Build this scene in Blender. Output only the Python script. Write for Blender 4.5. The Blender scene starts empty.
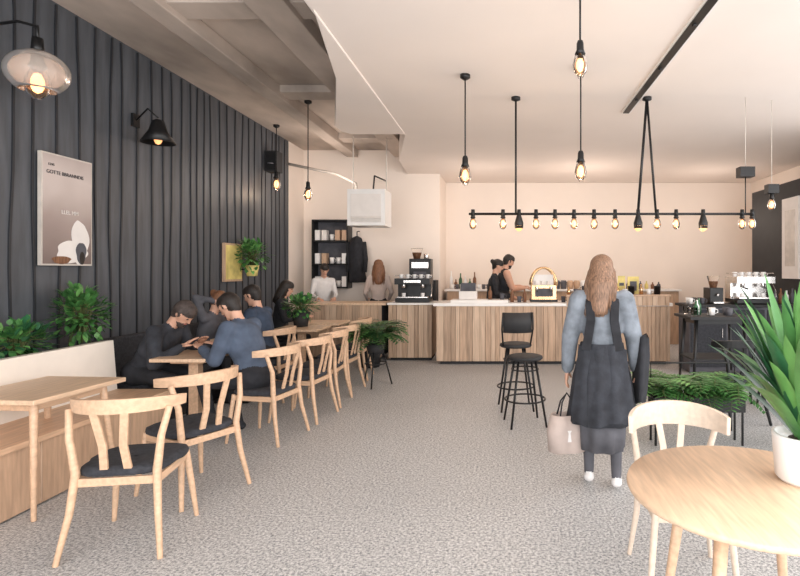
import bpy, math, random
import numpy as np
from mathutils import Vector, Matrix
random.seed(7)
V=Vector
scene=bpy.context.scene
# ------------------------------------------------------------ materials
def nmat(name,col,rough=0.6,metal=0.0,var=0.12,scale=8,bump=0.0,stretch=(1,1,1),col2=None,emit=None,es=0,trans=0,alpha=1,detail=4):
    m=bpy.data.materials.new(name); m.use_nodes=True
    nt=m.node_tree; b=nt.nodes["Principled BSDF"]
    b.inputs["Roughness"].default_value=rough; b.inputs["Metallic"].default_value=metal
    tc=nt.nodes.new("ShaderNodeTexCoord"); mp=nt.nodes.new("ShaderNodeMapping"); mp.inputs["Scale"].default_value=stretch
    nz=nt.nodes.new("ShaderNodeTexNoise"); nz.inputs["Scale"].default_value=scale; nz.inputs["Detail"].default_value=detail
    nt.links.new(tc.outputs["Object"],mp.inputs[0]); nt.links.new(mp.outputs[0],nz.inputs["Vector"])
    cr=nt.nodes.new("ShaderNodeValToRGB"); cr.color_ramp.elements[0].position=.32; cr.color_ramp.elements[1].position=.68
    if col2 is None: col2=tuple(min(1,c*(1+var)) for c in col)
    c1=tuple(c*(1-var) for c in col) 
    cr.color_ramp.elements[0].color=(*c1,1); cr.color_ramp.elements[1].color=(*col2,1)
    nt.links.new(nz.outputs["Fac"],cr.inputs[0]); nt.links.new(cr.outputs[0],b.inputs["Base Color"])
    if bump:
        bp=nt.nodes.new("ShaderNodeBump"); bp.inputs["Strength"].default_value=bump; bp.inputs["Distance"].default_value=.02
        nt.links.new(nz.outputs["Fac"],bp.inputs["Height"]); nt.links.new(bp.outputs[0],b.inputs["Normal"])
    if emit: b.inputs["Emission Color"].default_value=(*emit,1); b.inputs["Emission Strength"].default_value=es
    if trans: b.inputs["Transmission Weight"].default_value=trans; b.inputs["IOR"].default_value=1.2
    if alpha<1: b.inputs["Alpha"].default_value=alpha
    return m
M={}
M['wall_dark']=nmat('slate_boards',(.080,.087,.10),.5,var=.25,scale=3,stretch=(1,4,.5),bump=.15)
M['batten']=nmat('batten_paint',(.02,.022,.027),.5)
M['white']=nmat('warm_white_plaster',(.87,.77,.69),.9,var=.02,scale=1.5)
M['ceil']=nmat('gypsum_paint',(.84,.755,.70),.9,var=.02,scale=1)
M['concrete']=nmat('raw_concrete',(.46,.39,.34),.95,var=.38,scale=1.3,bump=.6,stretch=(1,.45,1),detail=10)
M['pipe']=nmat('pipe_paint',(.6,.55,.5),.5)
M['black']=nmat('black_metal',(.014,.014,.015),.4,metal=.3)
M['blackm']=nmat('black_matte',(.02,.02,.022),.7)
M['fabricb']=nmat('dark_upholstery',(.035,.037,.045),.9,var=.3,scale=40)
M['chrome']=nmat('brushed_steel',(.65,.62,.6),.25,metal=1)
M['oak']=nmat('light_oak',(.66,.44,.29),.45,var=.13,scale=7,stretch=(6,.7,6))
M['oakl']=nmat('pale_ash',(.78,.64,.52),.45,var=.08,scale=7,stretch=(6,.7,6))
M['oaky']=nmat('oak_top_grain',(.72,.51,.35),.4,var=.14,scale=6,stretch=(9,.8,6),detail=6)
M['oakx']=nmat('oak_panel',(.55,.37,.25),.5,var=.15,scale=6,stretch=(6,6,.7))
M['pl1']=nmat('plank_a',(.52,.36,.25),.6,var=.2,scale=5,stretch=(9,9,.6))
M['pl2']=nmat('plank_b',(.43,.30,.21),.6,var=.22,scale=5,stretch=(9,9,.6))
M['pl3']=nmat('plank_c',(.60,.44,.32),.6,var=.15,scale=5,stretch=(9,9,.6))
M['cream']=nmat('cream_vinyl',(.88,.81,.73),.6,var=.03)
M['marble']=nmat('white_counter',(.85,.82,.79),.3,var=.05,scale=3)
M['pot']=nmat('white_ceramic',(.85,.84,.83),.3,var=.02)
M['soil']=nmat('soil',(.05,.035,.025),.95,var=.4,scale=30)
M['leaf']=nmat('leaf_green',(.06,.19,.05),.45,var=.35,scale=6)
M['leaf2']=nmat('leaf_light',(.12,.30,.08),.5,var=.3,scale=6)
M['leafd']=nmat('leaf_deep',(.025,.11,.045),.4,var=.35,scale=6)
M['stem']=nmat('stem',(.10,.12,.04),.7)
M['skin']=nmat('skin',(.66,.38,.27),.55,var=.05)
M['eye']=nmat('eye_dark',(.02,.015,.01),.2)
M['lip']=nmat('lips',(.45,.17,.14),.5)
M['hairb']=nmat('hair_black',(.018,.013,.011),.6,var=.4,scale=30,stretch=(4,4,.5))
M['hairbr']=nmat('hair_brown',(.20,.09,.045),.55,var=.45,scale=28,stretch=(5,5,.5))
M['hairbl']=nmat('hair_dark_blonde',(.21,.12,.075),.55,var=.6,scale=28,stretch=(6,6,.4))
M['hairg']=nmat('hair_grey',(.06,.045,.04),.7,var=.4,scale=30)
M['c_black']=nmat('cloth_black',(.018,.019,.024),.9,var=.3,scale=14)
M['c_char']=nmat('cloth_charcoal',(.030,.033,.042),.9,var=.4,scale=9,bump=.6)
M['c_navy']=nmat('cloth_navy',(.04,.06,.10),.9,var=.2,scale=12)
M['c_blue']=nmat('cloth_slate_blue',(.075,.10,.15),.9,var=.2,scale=10)
M['c_denim']=nmat('cloth_denim',(.19,.215,.25),.9,var=.35,scale=9,bump=.6)
M['c_white']=nmat('cloth_white',(.75,.73,.72),.9,var=.06)
M['c_grey']=nmat('cloth_grey',(.10,.10,.115),.9,var=.2)
M['bag']=nmat('bag_canvas',(.52,.43,.39),.8,var=.1)
M['paperw']=nmat('paper_white',(.82,.78,.75),.8,var=.03)
M['glass']=nmat('clear_glass',(.95,.93,.9),.03,var=.0,trans=1)
M['gamber']=nmat('amber_glass',(1,.72,.5),.05,var=.0,trans=1)
M['gglobe']=nmat('globe_glass',(1,.90,.82),.12,var=.0,trans=.8)
M['amber']=nmat('bulb_amber',(.9,.45,.2),.2,emit=(1,.42,.16),es=1.4)
M['fil']=nmat('filament',(1,.6,.3),.3,emit=(1,.50,.22),es=4)
M['yellow']=nmat('yellow_board',(.75,.62,.22),.6,var=.25,scale=6)
M['gold']=nmat('brass',(.75,.5,.28),.25,metal=1)
# floor
def floor_mat():
    m=bpy.data.materials.new('speckled_terrazzo'); m.use_nodes=True; nt=m.node_tree; b=nt.nodes["Principled BSDF"]
    tc=nt.nodes.new("ShaderNodeTexCoord")
    n1=nt.nodes.new("ShaderNodeTexNoise"); n1.inputs["Scale"].default_value=62; n1.inputs["Detail"].default_value=6; n1.inputs["Roughness"].default_value=.8
    n2=nt.nodes.new("ShaderNodeTexNoise"); n2.inputs["Scale"].default_value=1.2
    vo=nt.nodes.new("ShaderNodeTexVoronoi"); vo.inputs["Scale"].default_value=42
    r1=nt.nodes.new("ShaderNodeValToRGB"); r1.color_ramp.elements[0].position=.41; r1.color_ramp.elements[1].position=.58
    r1.color_ramp.elements[0].color=(.20,.21,.225,1); r1.color_ramp.elements[1].color=(.72,.715,.71,1)
    r2=nt.nodes.new("ShaderNodeValToRGB"); r2.color_ramp.elements[0].color=(.9,.9,.9,1); r2.color_ramp.elements[1].color=(1.05,1.05,1.05,1)
    r3=nt.nodes.new("ShaderNodeValToRGB"); r3.color_ramp.elements[0].color=(.45,.46,.48,1); r3.color_ramp.elements[0].position=.12; r3.color_ramp.elements[1].position=.26
    for n in (n1,n2,vo): nt.links.new(tc.outputs["Object"],n.inputs["Vector"])
    nt.links.new(n1.outputs["Fac"],r1.inputs[0]); nt.links.new(n2.outputs["Fac"],r2.inputs[0]); nt.links.new(vo.outputs["Distance"],r3.inputs[0])
    mx=nt.nodes.new("ShaderNodeMix"); mx.data_type='RGBA'; mx.blend_type='MULTIPLY'; mx.inputs[0].default_value=1
    mx2=nt.nodes.new("ShaderNodeMix"); mx2.data_type='RGBA'; mx2.blend_type='MULTIPLY'; mx2.inputs[0].default_value=1
    nt.links.new(r1.outputs[0],mx.inputs[6]); nt.links.new(r2.outputs[0],mx.inputs[7])
    nt.links.new(mx.outputs[2],mx2.inputs[6]); nt.links.new(r3.outputs[0],mx2.inputs[7])
    nt.links.new(mx2.outputs[2],b.inputs["Base Color"]); b.inputs["Roughness"].default_value=.5
    return m
M['floor']=floor_mat()
def poster_mat():
    m=bpy.data.materials.new('poster_print'); m.use_nodes=True; nt=m.node_tree; b=nt.nodes["Principled BSDF"]; b.inputs["Roughness"].default_value=.35
    tc=nt.nodes.new("ShaderNodeTexCoord"); sp=nt.nodes.new("ShaderNodeSeparateXYZ"); nz=nt.nodes.new("ShaderNodeTexNoise"); nz.inputs["Scale"].default_value=2.2
    mr=nt.nodes.new("ShaderNodeMapRange"); mr.inputs[1].default_value=1.58; mr.inputs[2].default_value=2.56
    ad=nt.nodes.new("ShaderNodeMath"); ad.operation='MULTIPLY_ADD'; ad.inputs[1].default_value=.5
    cr=nt.nodes.new("ShaderNodeValToRGB"); e=cr.color_ramp.elements
    e[0].position=.2; e[0].color=(.17,.125,.115,1); e[1].position=1.0; e[1].color=(.42,.35,.33,1)
    q=e.new(.5); q.color=(.34,.27,.25,1); q=e.new(.78); q.color=(.60,.52,.49,1)
    nt.links.new(tc.outputs["Object"],sp.inputs[0]); nt.links.new(tc.outputs["Object"],nz.inputs["Vector"]); nt.links.new(sp.outputs[2],mr.inputs[0])
    nt.links.new(nz.outputs["Fac"],ad.inputs[0]); nt.links.new(mr.outputs[0],ad.inputs[2]); ad2=nt.nodes.new("ShaderNodeMath"); ad2.operation='MULTIPLY'; ad2.inputs[1].default_value=.75
    nt.links.new(ad.outputs[0],ad2.inputs[0]); nt.links.new(ad2.outputs[0],cr.inputs[0]); nt.links.new(cr.outputs[0],b.inputs["Base Color"])
    return m
# ------------------------------------------------------------ mesh builder
def frame(t,up=V((0,0,1))):
    t=t.normalized()
    if abs(t.dot(up))>.97: up=V((0,1,0)) if abs(t.y)<.9 else V((1,0,0))
    s=t.cross(up).normalized(); return s,s.cross(t).normalized()
class B:
    def __init__(s): s.v=[];s.f=[];s.m=[];s.s=[];s.mats=[]
    def mi(s,mat):
        mat=M[mat] if isinstance(mat,str) else mat
        if mat not in s.mats: s.mats.append(mat)
        return s.mats.index(mat)
    def add(s,vs,fs,mat,smooth=True):
        o=len(s.v); s.v.extend([tuple(p) for p in vs]); k=s.mi(mat)
        for f in fs: s.f.append(tuple(i+o for i in f)); s.m.append(k); s.s.append(smooth)
    def box(s,c,size,mat,rot=None,taper=1):
        x,y,z=[a/2 for a in size]; c=V(c)
        ps=[V((i*x*(taper if k<0 else 1),j*y*(taper if k<0 else 1),k*z)) for k in(-1,1) for j in(-1,1) for i in(-1,1)]
        if rot is not None:
            R=rot if isinstance(rot,Matrix) else Matrix.Rotation(rot,3,'Z'); ps=[R@p for p in ps]
        s.add([p+c for p in ps],[(0,2,3,1),(4,5,7,6),(0,1,5,4),(2,6,7,3),(0,4,6,2),(1,3,7,5)],mat,False)
    def tube(s,pts,rad,mat,n=10,sq=None,up=V((0,0,1)),smooth=True):
        pts=[V(p) for p in pts]; N=len(pts)
        if not isinstance(rad,(list,tuple)): rad=[rad]*N
        vs=[]; pa=None
        for i,p in enumerate(pts):
            t=(pts[min(i+1,N-1)]-pts[max(i-1,0)]).normalized()
            if pa is None: a,b=frame(t,up)
            else:
                a=(pa-t*pa.dot(t)).normalized(); b=a.cross(t).normalized()
            pa=a
            if sq:
                w,h=sq; w*=rad[i];h*=rad[i]
                vs+= [p+a*w*x+b*h*y for x,y in((-1,-1),(1,-1),(1,1),(-1,1))]
            else: vs+=[p+(a*math.cos(2*math.pi*k/n)+b*math.sin(2*math.pi*k/n))*rad[i] for k in range(n)]
        if sq: n=4
        fs=[(i*n+k,i*n+(k+1)%n,(i+1)*n+(k+1)%n,(i+1)*n+k) for i in range(N-1) for k in range(n)]
        s.add(vs,fs,mat,smooth and not sq)
        o=len(s.v)-len(vs); k=s.mi(mat)
        s.f.append(tuple(o+i for i in reversed(range(n)))); s.m.append(k); s.s.append(False)
        s.f.append(tuple(o+(N-1)*n+i for i in range(n))); s.m.append(k); s.s.append(False)
    def cyl(s,p0,p1,r0,r1,mat,n=16): s.tube([p0,p1],[r0,r1],mat,n)
    def lathe(s,prof,c,mat,n=28,smooth=True,fn=None):
        c=V(c); vs=[]
        for r,z in prof:
            for k in range(n):
                a=2*math.pi*k/n; rr=r*(fn(a,z) if fn else 1)
                vs.append(c+V((rr*math.cos(a),rr*math.sin(a),z)))
        s.add(vs,[(i*n+k,i*n+(k+1)%n,(i+1)*n+(k+1)%n,(i+1)*n+k) for i in range(len(prof)-1) for k in range(n)],mat,smooth)
    def ell(s,c,r,mat,n=14,R=None):
        c=V(c);vs=[];m=n//2
        for i in range(m+1):
            ph=math.pi*i/m
            for k in range(n):
                a=2*math.pi*k/n; p=V((r[0]*math.sin(ph)*math.cos(a),r[1]*math.sin(ph)*math.sin(a),-r[2]*math.cos(ph)))
                if R is not None: p=R@p
                vs.append(c+p)
        s.add(vs,[(i*n+k,i*n+(k+1)%n,(i+1)*n+(k+1)%n,(i+1)*n+k) for i in range(m) for k in range(n)],mat)
    def prism(s,poly,z0,z1,mat):
        n=len(poly); vs=[(x,y,z0) for x,y in poly]+[(x,y,z1) for x,y in poly]
        s.add(vs,[tuple(reversed(range(n))),tuple(range(n,2*n))]+[(i,(i+1)%n,n+(i+1)%n,n+i) for i in range(n)],mat,False)
    def leaf(s,base,d,L,W,droop,mat,seg=5,fold=.25):
        p=V(base); d=V(d).normalized(); vs=[]
        side=d.cross(V((0,0,1)))
        if side.length<.1: side=V((random.uniform(-1,1),random.uniform(-1,1),0))
        side.normalize(); st=L/seg
        for i in range(seg+1):
            t=i/seg; w=W*math.sin(math.pi*(t*.92+.06))**.8 if t<1 else .0
            nrm=side.cross(d).normalized()
            vs+=[p-side*w+nrm*w*fold,p,p+side*w+nrm*w*fold]
            p=p+d*st; d=(d+V((0,0,-droop*(t+.3)/seg))).normalized()
        fs=[]
        for i in range(seg): a=i*3; fs+=[(a,a+1,a+4,a+3),(a+1,a+2,a+5,a+4)]
        s.add(vs,fs,mat)
    def build(s,name,loc=(0,0,0),rz=0,bevel=0,parent=None):
        me=bpy.data.meshes.new(name); me.from_pydata(s.v,[],s.f)
        for m in s.mats: me.materials.append(m)
        me.polygons.foreach_set('material_index',s.m); me.polygons.foreach_set('use_smooth',s.s); me.update()
        o=bpy.data.objects.new(name,me); scene.collection.objects.link(o)
        o.location=loc; o.rotation_euler=(0,0,rz)
        if bevel:
            md=o.modifiers.new('bevel','BEVEL'); md.width=bevel; md.segments=2; md.limit_method='ANGLE'; md.angle_limit=math.radians(50)
        if parent: o.parent=parent
        return o
def inst(o,name,loc,rz):
    n=bpy.data.objects.new(name,o.data); scene.collection.objects.link(n); n.location=loc; n.rotation_euler=(0,0,rz)
    for md in o.modifiers:
        k=n.modifiers.new(md.name,md.type)
        if md.type=='BEVEL': k.width=md.width;k.segments=md.segments;k.limit_method=md.limit_method;k.angle_limit=md.angle_limit
    return n
# ------------------------------------------------------------ room
H=3.92; G=3.45
def slab(name,x0,x1,y0,y1,z0,z1,mat,bevel=0):
    b=B(); b.box(((x0+x1)/2,(y0+y1)/2,(z0+z1)/2),(x1-x0,y1-y0,z1-z0),mat); return b.build(name,bevel=bevel)
slab('floor',-4.2,5.6,-1.7,11.9,-.1,0,'floor')
b=B(); b.box((-4.1,4.1,H/2),(.2,11.5,H),'wall_dark')
y=-1.5
k=0
while y<9.85:
    ph=random.uniform(0,6); am=random.uniform(.006,.022)
    b.tube([(-3.995,y+am*math.sin(z*1.7+ph)+.3*am*math.sin(z*5+ph),z) for z in np.linspace(.02,H-.02,16)],1,'batten',sq=(.007,.010),up=V((0,1,0)))
    y+=random.choice([.15,.2,.24,.2]); k+=1
b.build('wall_left')
slab('wall_left_rear',-4.2,-4.0,9.87,10.6,0,H,'white')
slab('wall_nook',-4.2,-1.4,10.6,10.8,0,H,'white')
slab('wall_nook_return',-1.4,-1.3,10.6,11.7,0,H,'white')
slab('wall_back',-1.4,5.6,11.7,11.9,0,H,'white')
slab('wall_right',5.4,5.6,6.5,11.7,0,H,'white')
slab('wall_right_partition',4.6,5.4,6.6,9.93,0,2.97,'blackm')
b=B(); b.box((-.0+.7,5.1,H+.06),(9.8,13.6,.12),'concrete')
for (x,w) in((-3.0,.22),(-2.0,.34)): b.box((x,4.5,H-.08),(w,12,.16),'concrete')
for yy in(2.2,4.7,7.0,9.4): b.box((-2.35,yy,H-.05),(1.3,.32,.10),'concrete')
b.build('ceiling',bevel=.01)
b=B(); b.prism([(-1.43,-1.6),(5.4,-1.6),(5.4,11.7),(-1.3,11.7),(-1.3,10.6),(-1.95,10.6),(-1.85,9.3),(-1.43,7.6)],G,H,'ceil'); b.build('ceiling_gypsum',bevel=.01)
b=B(); b.prism([(-1.40,3.9),(-1.40,7.45),(-2.15,7.45),(-2.24,7.3),(-2.25,7.05),(-2.0,6.3),(-1.68,5.3),(-1.48,4.3)],G-.015,H-.2,'ceil'); b.build('ceiling_soffit',bevel=.006)
# unseen facade behind the camera; side glazing added to admit sky light (frames)
b=B()
for x in np.linspace(-4,5.4,6): b.box((x,-1.6,1.75),(.08,.1,3.5),'black')
for z in(.04,2.6,3.48): b.box((.7,-1.6,z),(9.4,.1,.08),'black')
b.build('window_1')
b=B()
for yy in np.linspace(-1.5,6.5,6): b.box((5.5,yy,1.75),(.1,.08,3.5),'black')
for z in(.04,2.6,3.48): b.box((5.5,2.5,z),(.1,8,.08),'black')
b.build('added_side_window')
slab('baseboard_back',-1.3,5.4,11.67,11.7,0,.12,'pipe')
# ceiling slot track
b=B(); b.box((1.46,5.0,G-.008),(.11,2.9,.02),'paperw'); b.box((1.455,5.0,G-.02),(.07,2.84,.012),'black')
for yy in(4.1,5.0,5.9): b.cyl((1.455,yy,G-.02),(1.455,yy,G-.04),.02,.018,'black')
b.build('track_light_slot')
# pipes + AC
b=B(); b.tube([(-3.9,9.6,3.45),(-3.0,9.5,3.25),(-2.6,9.3,3.05),(-2.55,9.2,2.9)],.025,'pipe'); b.tube([(-2.35,10.55,3.3),(-2.3,9.4,3.2),(-2.3,9.3,2.9)],.014,'blackm'); b.build('ceiling_pipe')
b=B(); b.box((0,0,0),(.62,.5,.6),'pot'); b.box((0,-.255,.02),(.5,.02,.4),'paperw')
for i in range(6): b.box((0,-.262,-.24+i*.018),(.5,.015,.006),'pipe')
for sx in(-.28,.28): b.cyl((sx,0,.3),(sx,0,1.22),.010,.010,'pipe',8)
b.build('air_conditioner',(-2.28,9.0,2.57),bevel=.015)
# ------------------------------------------------------------ bar counters
def planks(b,x0,x1,y,z0,z1):
    x=x0
    while x<x1-.02:
        w=min(random.choice([.07,.09,.12]),x1-x); b.box((x+w/2,y+random.uniform(-.004,.004),(z0+z1)/2),(w-.004,.03,z1-z0),random.choice(['pl1','pl2','pl3','pl1'])); x+=w
b=B(); planks(b,-1.12,2.7,8.72,.05,.95); b.box((.79,9.08,.5),(3.78,.68,.9),'pl2'); b.box((.79,9.06,.03),(3.7,.64,.06),'blackm')
b.box((.78,9.07,.975),(3.9,.8,.05),'marble'); b.box((-.42,8.95,1.02),(.95,.4,.05),'marble')
planks(b,1.0,2.68,8.66,.96,1.11); b.box((1.84,8.75,1.125),(1.7,.24,.03),'oakx')
b.build('bar_counter',bevel=.004)
b=B(); planks(b,-1.98,-1.24,9.07,.05,.95); b.box((-1.61,9.38,.5),(.72,.58,.9),'pl2'); b.box((-1.61,9.36,.965),(.78,.66,.035),'marble'); b.box((-1.61,9.38,.03),(.7,.5,.06),'blackm')
b.build('side_counter',bevel=.004)
b=B(); b.box((-2.8,9.35,.96),(1.55,.6,.04),'oaky'); b.box((-2.8,9.35,.5),(1.4,.5,.88),'fabricb'); planks(b,-3.5,-2.1,9.08,.06,.94); b.build('service_desk',bevel=.004)
# back shelf/back bar
b=B(); b.box((1.2,11.35,.55),(4.8,.6,1.1),'oakx'); b.box((1.2,11.33,1.12),(4.9,.66,.04),'marble'); b.build('back_bar_cabinet',bevel=.004)
def mug(b,c,r=.04,h=.09,mat='pot'):
    b.lathe([(0,0),(r*.8,0),(r,h),(r*.88,h),(r*.7,.01),(0,.01)],c,mat,14)
    c=V(c); b.tube([c+V((r,0,h*.8)),c+V((r+.03,0,h*.7)),c+V((r+.03,0,h*.35)),c+V((r*.85,0,h*.2))],.006,mat,6)
def bottle(b,c,r,h,mat):
    b.lathe([(0,0),(r,0),(r,h*.6),(r*.4,h*.75),(r*.35,h),(0,h)],c,mat,12)
b=B()
for i in range(9): mug(b,(-1.1+.085*i*1.1,11.2,1.14),.04,.1,random.choice(['pot','c_grey','pot']))
for i in range(6): bottle(b,(-1.15+.1*i,11.4,1.14),.035,random.uniform(.2,.38),random.choice(['pot','leafd','hairbr']))
for i in range(10): bottle(b,(2.1+.13*i,11.35,1.14),.04,random.uniform(.14,.24),random.choice(['pot','yellow','c_grey','hairbr']))
for i in range(7): b.lathe([(0,0),(.06,0),(.07,.14),(.05,.18),(0,.18)],(1.1+.14*i,11.3,1.14),random.choice(['oakx','c_grey','pot','gold']),14)
b.build('crockery_and_bottles')
def espresso(name,loc,main,w=.6,rz=0):
    b=B(); b.box((0,0,.04),(w,.45,.06),'black'); b.box((0,.12,.22),(w,.2,.34),main); b.box((0,-.02,.36),(w+.02,.44,.1),main)
    b.box((0,-.12,.09),(w*.9,.22,.02),'chrome'); b.box((0,-.242,.36),(w*.5,.01,.04),'chrome')
    for sx in(-w*.28,w*.28):
        b.cyl((sx,-.12,.31),(sx,-.12,.25),.035,.03,'chrome'); b.tube([(sx,-.12,.25),(sx,-.3,.23)],.011,'black'); b.cyl((sx,-.12,.07+.03),(sx,-.12,.16),.03,.035,'pot')
    b.tube([(-w/2,-.22,.46),(-w/2,.18,.46),(w/2,.18,.46),(w/2,-.22,.46)],.006,'chrome',6)
    for i in range(5): mug(b,(-w*.4+i*w*.2,0,.41),.035,.07)
    b.tube([(w/2+.02,-.1,.33),(w/2+.04,-.2,.2),(w/2+.03,-.22,.1)],.006,'chrome',6)
    for sx in(-.4,.4):
        b.cyl((w*sx,.1,0),(w*sx,.1,.02),.02,.02,'chrome')
    return b.build(name,loc,rz,.006)
espresso('espresso_machine',(-1.58,9.3,.985),'black',.58)
b=B() # coffee grinder / brewer on back
b.box((0,0,.2),(.4,.3,.4),'black'); b.box((0,-.16,.28),(.32,.02,.12),'chrome'); b.box((0,-.16,.1),(.24,.02,.12),'c_grey')
b.lathe([(.06,.4),(.11,.58),(.115,.6),(0,.6)],(-.08,0,0),'glass',16); b.lathe([(.0,.4),(.055,.4),(.09,.52),(0,.52)],(-.08,0,0),'hairbr',16); b.cyl((.1,0,.4),(.1,0,.5),.05,.05,'chrome')
b.box((0,0,-.25),(.6,.42,.5),'blackm'); b.build('coffee_brewer',(-1.58,10.05,1.35),0,.008)
slab('brewer_cabinet',-1.95,-1.42,9.85,10.3,0,.848,'oakx',.004)
# chrome arched machine on bar
b=B(); 
for yy in(-.16,.16):
    b.tube([(.22*math.cos(a),yy,.28+.30*math.sin(a)) for a in np.linspace(0,math.pi,12)],.02,'gold',8)
b.box((0,0,.15),(.42,.34,.26),'gold'); b.box((0,.08,.36),(.34,.16,.2),'pot'); b.box((0,0,.02),(.46,.38,.04),'black'); b.box((0,-.175,.16),(.3,.01,.14),'c_grey')
for sx in(-.12,.12):
    b.cyl((sx,-.19,.26),(sx,-.19,.2),.03,.028,'chrome'); b.tube([(sx,-.2,.2),(sx,-.3,.19)],.01,'black')
for i in range(3): mug(b,(-.12+.1*i,0,.28),.035,.07)
b.build('lever_espresso_machine',(.66,9.2,1.0),0,.006)
b=B(); b.box((0,0,.22),(.12,.02,.44),'yellow'); b.box((.2,.01,.22),(.2,.02,.42),'yellow',.2); b.box((.2,-.004,.27),(.12,.01,.16),'c_grey',.2); b.box((.05,0,.01),(.45,.1,.02),'oakx')
b.box((0,-.012,.3),(.08,.004,.05),'c_grey'); b.build('menu_board',(1.96,8.98,1.0))
b=B()
for i in range(12):
    x=1.05+.13*i+random.uniform(-.02,.02)
    if i%3==0: bottle(b,(x,8.75,1.14),.03,random.uniform(.12,.2),'gold')
    elif i%3==1: mug(b,(x,8.75,1.14),.04,.09,random.choice(['pot','c_grey']))
    else: b.lathe([(0,0),(.05,0),(.055,.12),(.058,.12),(.058,.135),(0,.15)],(x,8.75,1.14),random.choice(['c_grey','oakx','black']),14)
for i,x in enumerate((.12,.24,.33,.98,-.25,-.05)):
    if i%2: mug(b,(x,8.95,1.0 if x>.06 else 1.045),.04,.1,'c_grey')
    else: bottle(b,(x,9.0,1.0 if x>.06 else 1.045),.032,.22,'hairbr')
b.build('counter_jars')
b=B()
b.lathe([(0,0),(.12,0),(.12,.02),(0,.02)],(0,0,0),'oakx'); b.ell((0,0,.09),(.07,.05,.05),'hairbl'); b.ell((.05,.03,.05),(.05,.03,.03),'gold'); b.lathe([(.13,.02),(.13,.14),(.09,.21),(.02,.235),(0,.235)],(0,0,0),'glass'); b.ell((0,0,.25),(.015,.015,.015),'chrome',8)
b.build('cake_dome',(1.3,9.15,1.0))
b=B(); b.box((0,0,.07),(.3,.22,.14),'paperw'); b.box((0,-.03,.2),(.26,.02,.16),'c_grey',Matrix.Rotation(-.3,3,'X')); b.build('cash_register',(-.62,9.0,1.045),0,.01)
# nook shelf
b=B()
for x in(-3.72,-3.05): b.box((x,10.45,1.85),(.03,.3,1.3),'black')
for z in(1.2,1.65,2.1,2.5): b.box((-3.385,10.45,z),(.7,.3,.03),'black')
b.box((-3.385,10.59,1.85),(.7,.015,1.3),'c_grey')
for z in(1.215,1.665,2.115):
    for i in range(5):
        c=(-3.64+.13*i,10.42,z)
        if random.random()<.5: mug(b,c,.045,.12,random.choice(['pot','paperw','gold']))
        else: b.box((c[0],10.42,z+.1),(.09,.16,.2),random.choice(['pot','oakx','c_grey','paperw']))
b.build('wall_shelf')
b=B() # hanging jacket
b.lathe([(0.02,.9),(.09,.86),(.14,.7),(.13,.3),(.17,0.0),(0,0)],(0,0,0),'c_black',20,fn=lambda a,z:1+.12*math.sin(5*a+z*4))
b.tube([(-.12,0,.78),(-.17,-.02,.45),(-.16,-.04,.2)],[.06,.05,.045],'c_black'); b.tube([(.12,0,.78),(.17,-.02,.45),(.16,-.04,.2)],[.06,.05,.045],'c_black'); b.tube([(0,0,.88),(0,0,.98),(0,.1,1.0),(0,.18,1.0)],.01,'black')
b.build('hanging_jacket',(-2.88,10.38,1.3))
# ------------------------------------------------------------ furniture
def chair_mesh(wood,seat,rail=.04,zt=.80):
    b=B(); dz=zt-.80
    for s in(-1,1):
        b.tube([(s*.19,.19,.43),(s*.215,.215,.2),(s*.235,.235,0)],[.02,.018,.013],wood,10)
        b.tube([(s*.25,-.28,0),(s*.215,-.225,.25),(s*.20,-.2,.45),(s*.225,-.21,.64+dz*.5),(s*.25,-.17,.79+dz)],[.014,.019,.022,.019,.017],wood,10)
        b.tube([(s*.205,-.19,.40),(s*.195,.18,.40)],1,wood,sq=(.009,.022))
        b.tube([(s*.06,-.2,.45),(s*.05,-.235,.6),(s*.075,-.275,.79+dz)],1,wood,sq=(.020,.008))
    b.tube([(-.19,.19,.40),(.19,.19,.40)],1,wood,sq=(.009,.022)); b.tube([(-.2,-.2,.40),(.2,-.2,.40)],1,wood,sq=(.009,.022))
    N=21; vs=[]
    for i,a in enumerate(np.linspace(-1.35,1.35,N)):
        x=.285*math.sin(a); yy=-.29*math.cos(a)+.01; h=rail*(.5+.5*max(0,math.cos(a))**.6); th=.013; ox,oy=math.sin(a),-math.cos(a); z=.80+dz+.02*math.cos(a)
        vs+=[(x-ox*th,yy-oy*th,z-h),(x+ox*th,yy+oy*th,z-h),(x+ox*th*1.3,yy+oy*th*1.3,z+h),(x-ox*th*.7,yy-oy*th*.7,z+h)]
    b.add(vs,[(i*4+k,i*4+(k+1)%4,(i+1)*4+(k+1)%4,(i+1)*4+k) for i in range(N-1) for k in range(4)]+[(3,2,1,0),((N-1)*4,(N-1)*4+1,(N-1)*4+2,(N-1)*4+3)],wood,False)
    # seat
    def sq(r,z,e=4,n=32):
        out=[]
        for k in range(n):
            a=2*math.pi*k/n; c,s_=math.cos(a),math.sin(a); q=(abs(c)**e+abs(s_)**e)**(-1/e); out.append((r*q*c*(1.0+(.06 if s_>0 else -.02)),r*q*s_*.97,z))
        return out
    rings=[sq(.20,.425),sq(.222,.432),sq(.226,.45),sq(.222,.466),sq(.20,.477),sq(.1,.472),sq(.01,.468)]
    vs=[p for r in rings for p in r]; n=32
    b.add(vs,[(i*n+k,i*n+(k+1)%n,(i+1)*n+(k+1)%n,(i+1)*n+k) for i in range(6) for k in range(n)]+[tuple(reversed(range(n)))],seat)
    return b
ch=chair_mesh('oak','fabricb').build('dining_chair',(-2.13,3.08,0),.16,.003)
R=math.radians
for i,(x,y,r) in enumerate([(-2.2,3.74,64),(-2.2,4.92,80),(-2.12,5.58,84),(-2.12,6.18,92),(-2.14,6.80,86),(-2.2,7.6,95),(-2.83,6.42,88)]):
    inst(ch,'dining_chair',(x,y,0),R(r))
wc=chair_mesh('oakl','fabricb',.062,.755).build('dining_chair',(.87,2.62,0),R(176),.004); wc.scale=(.86,.92,1)
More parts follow.
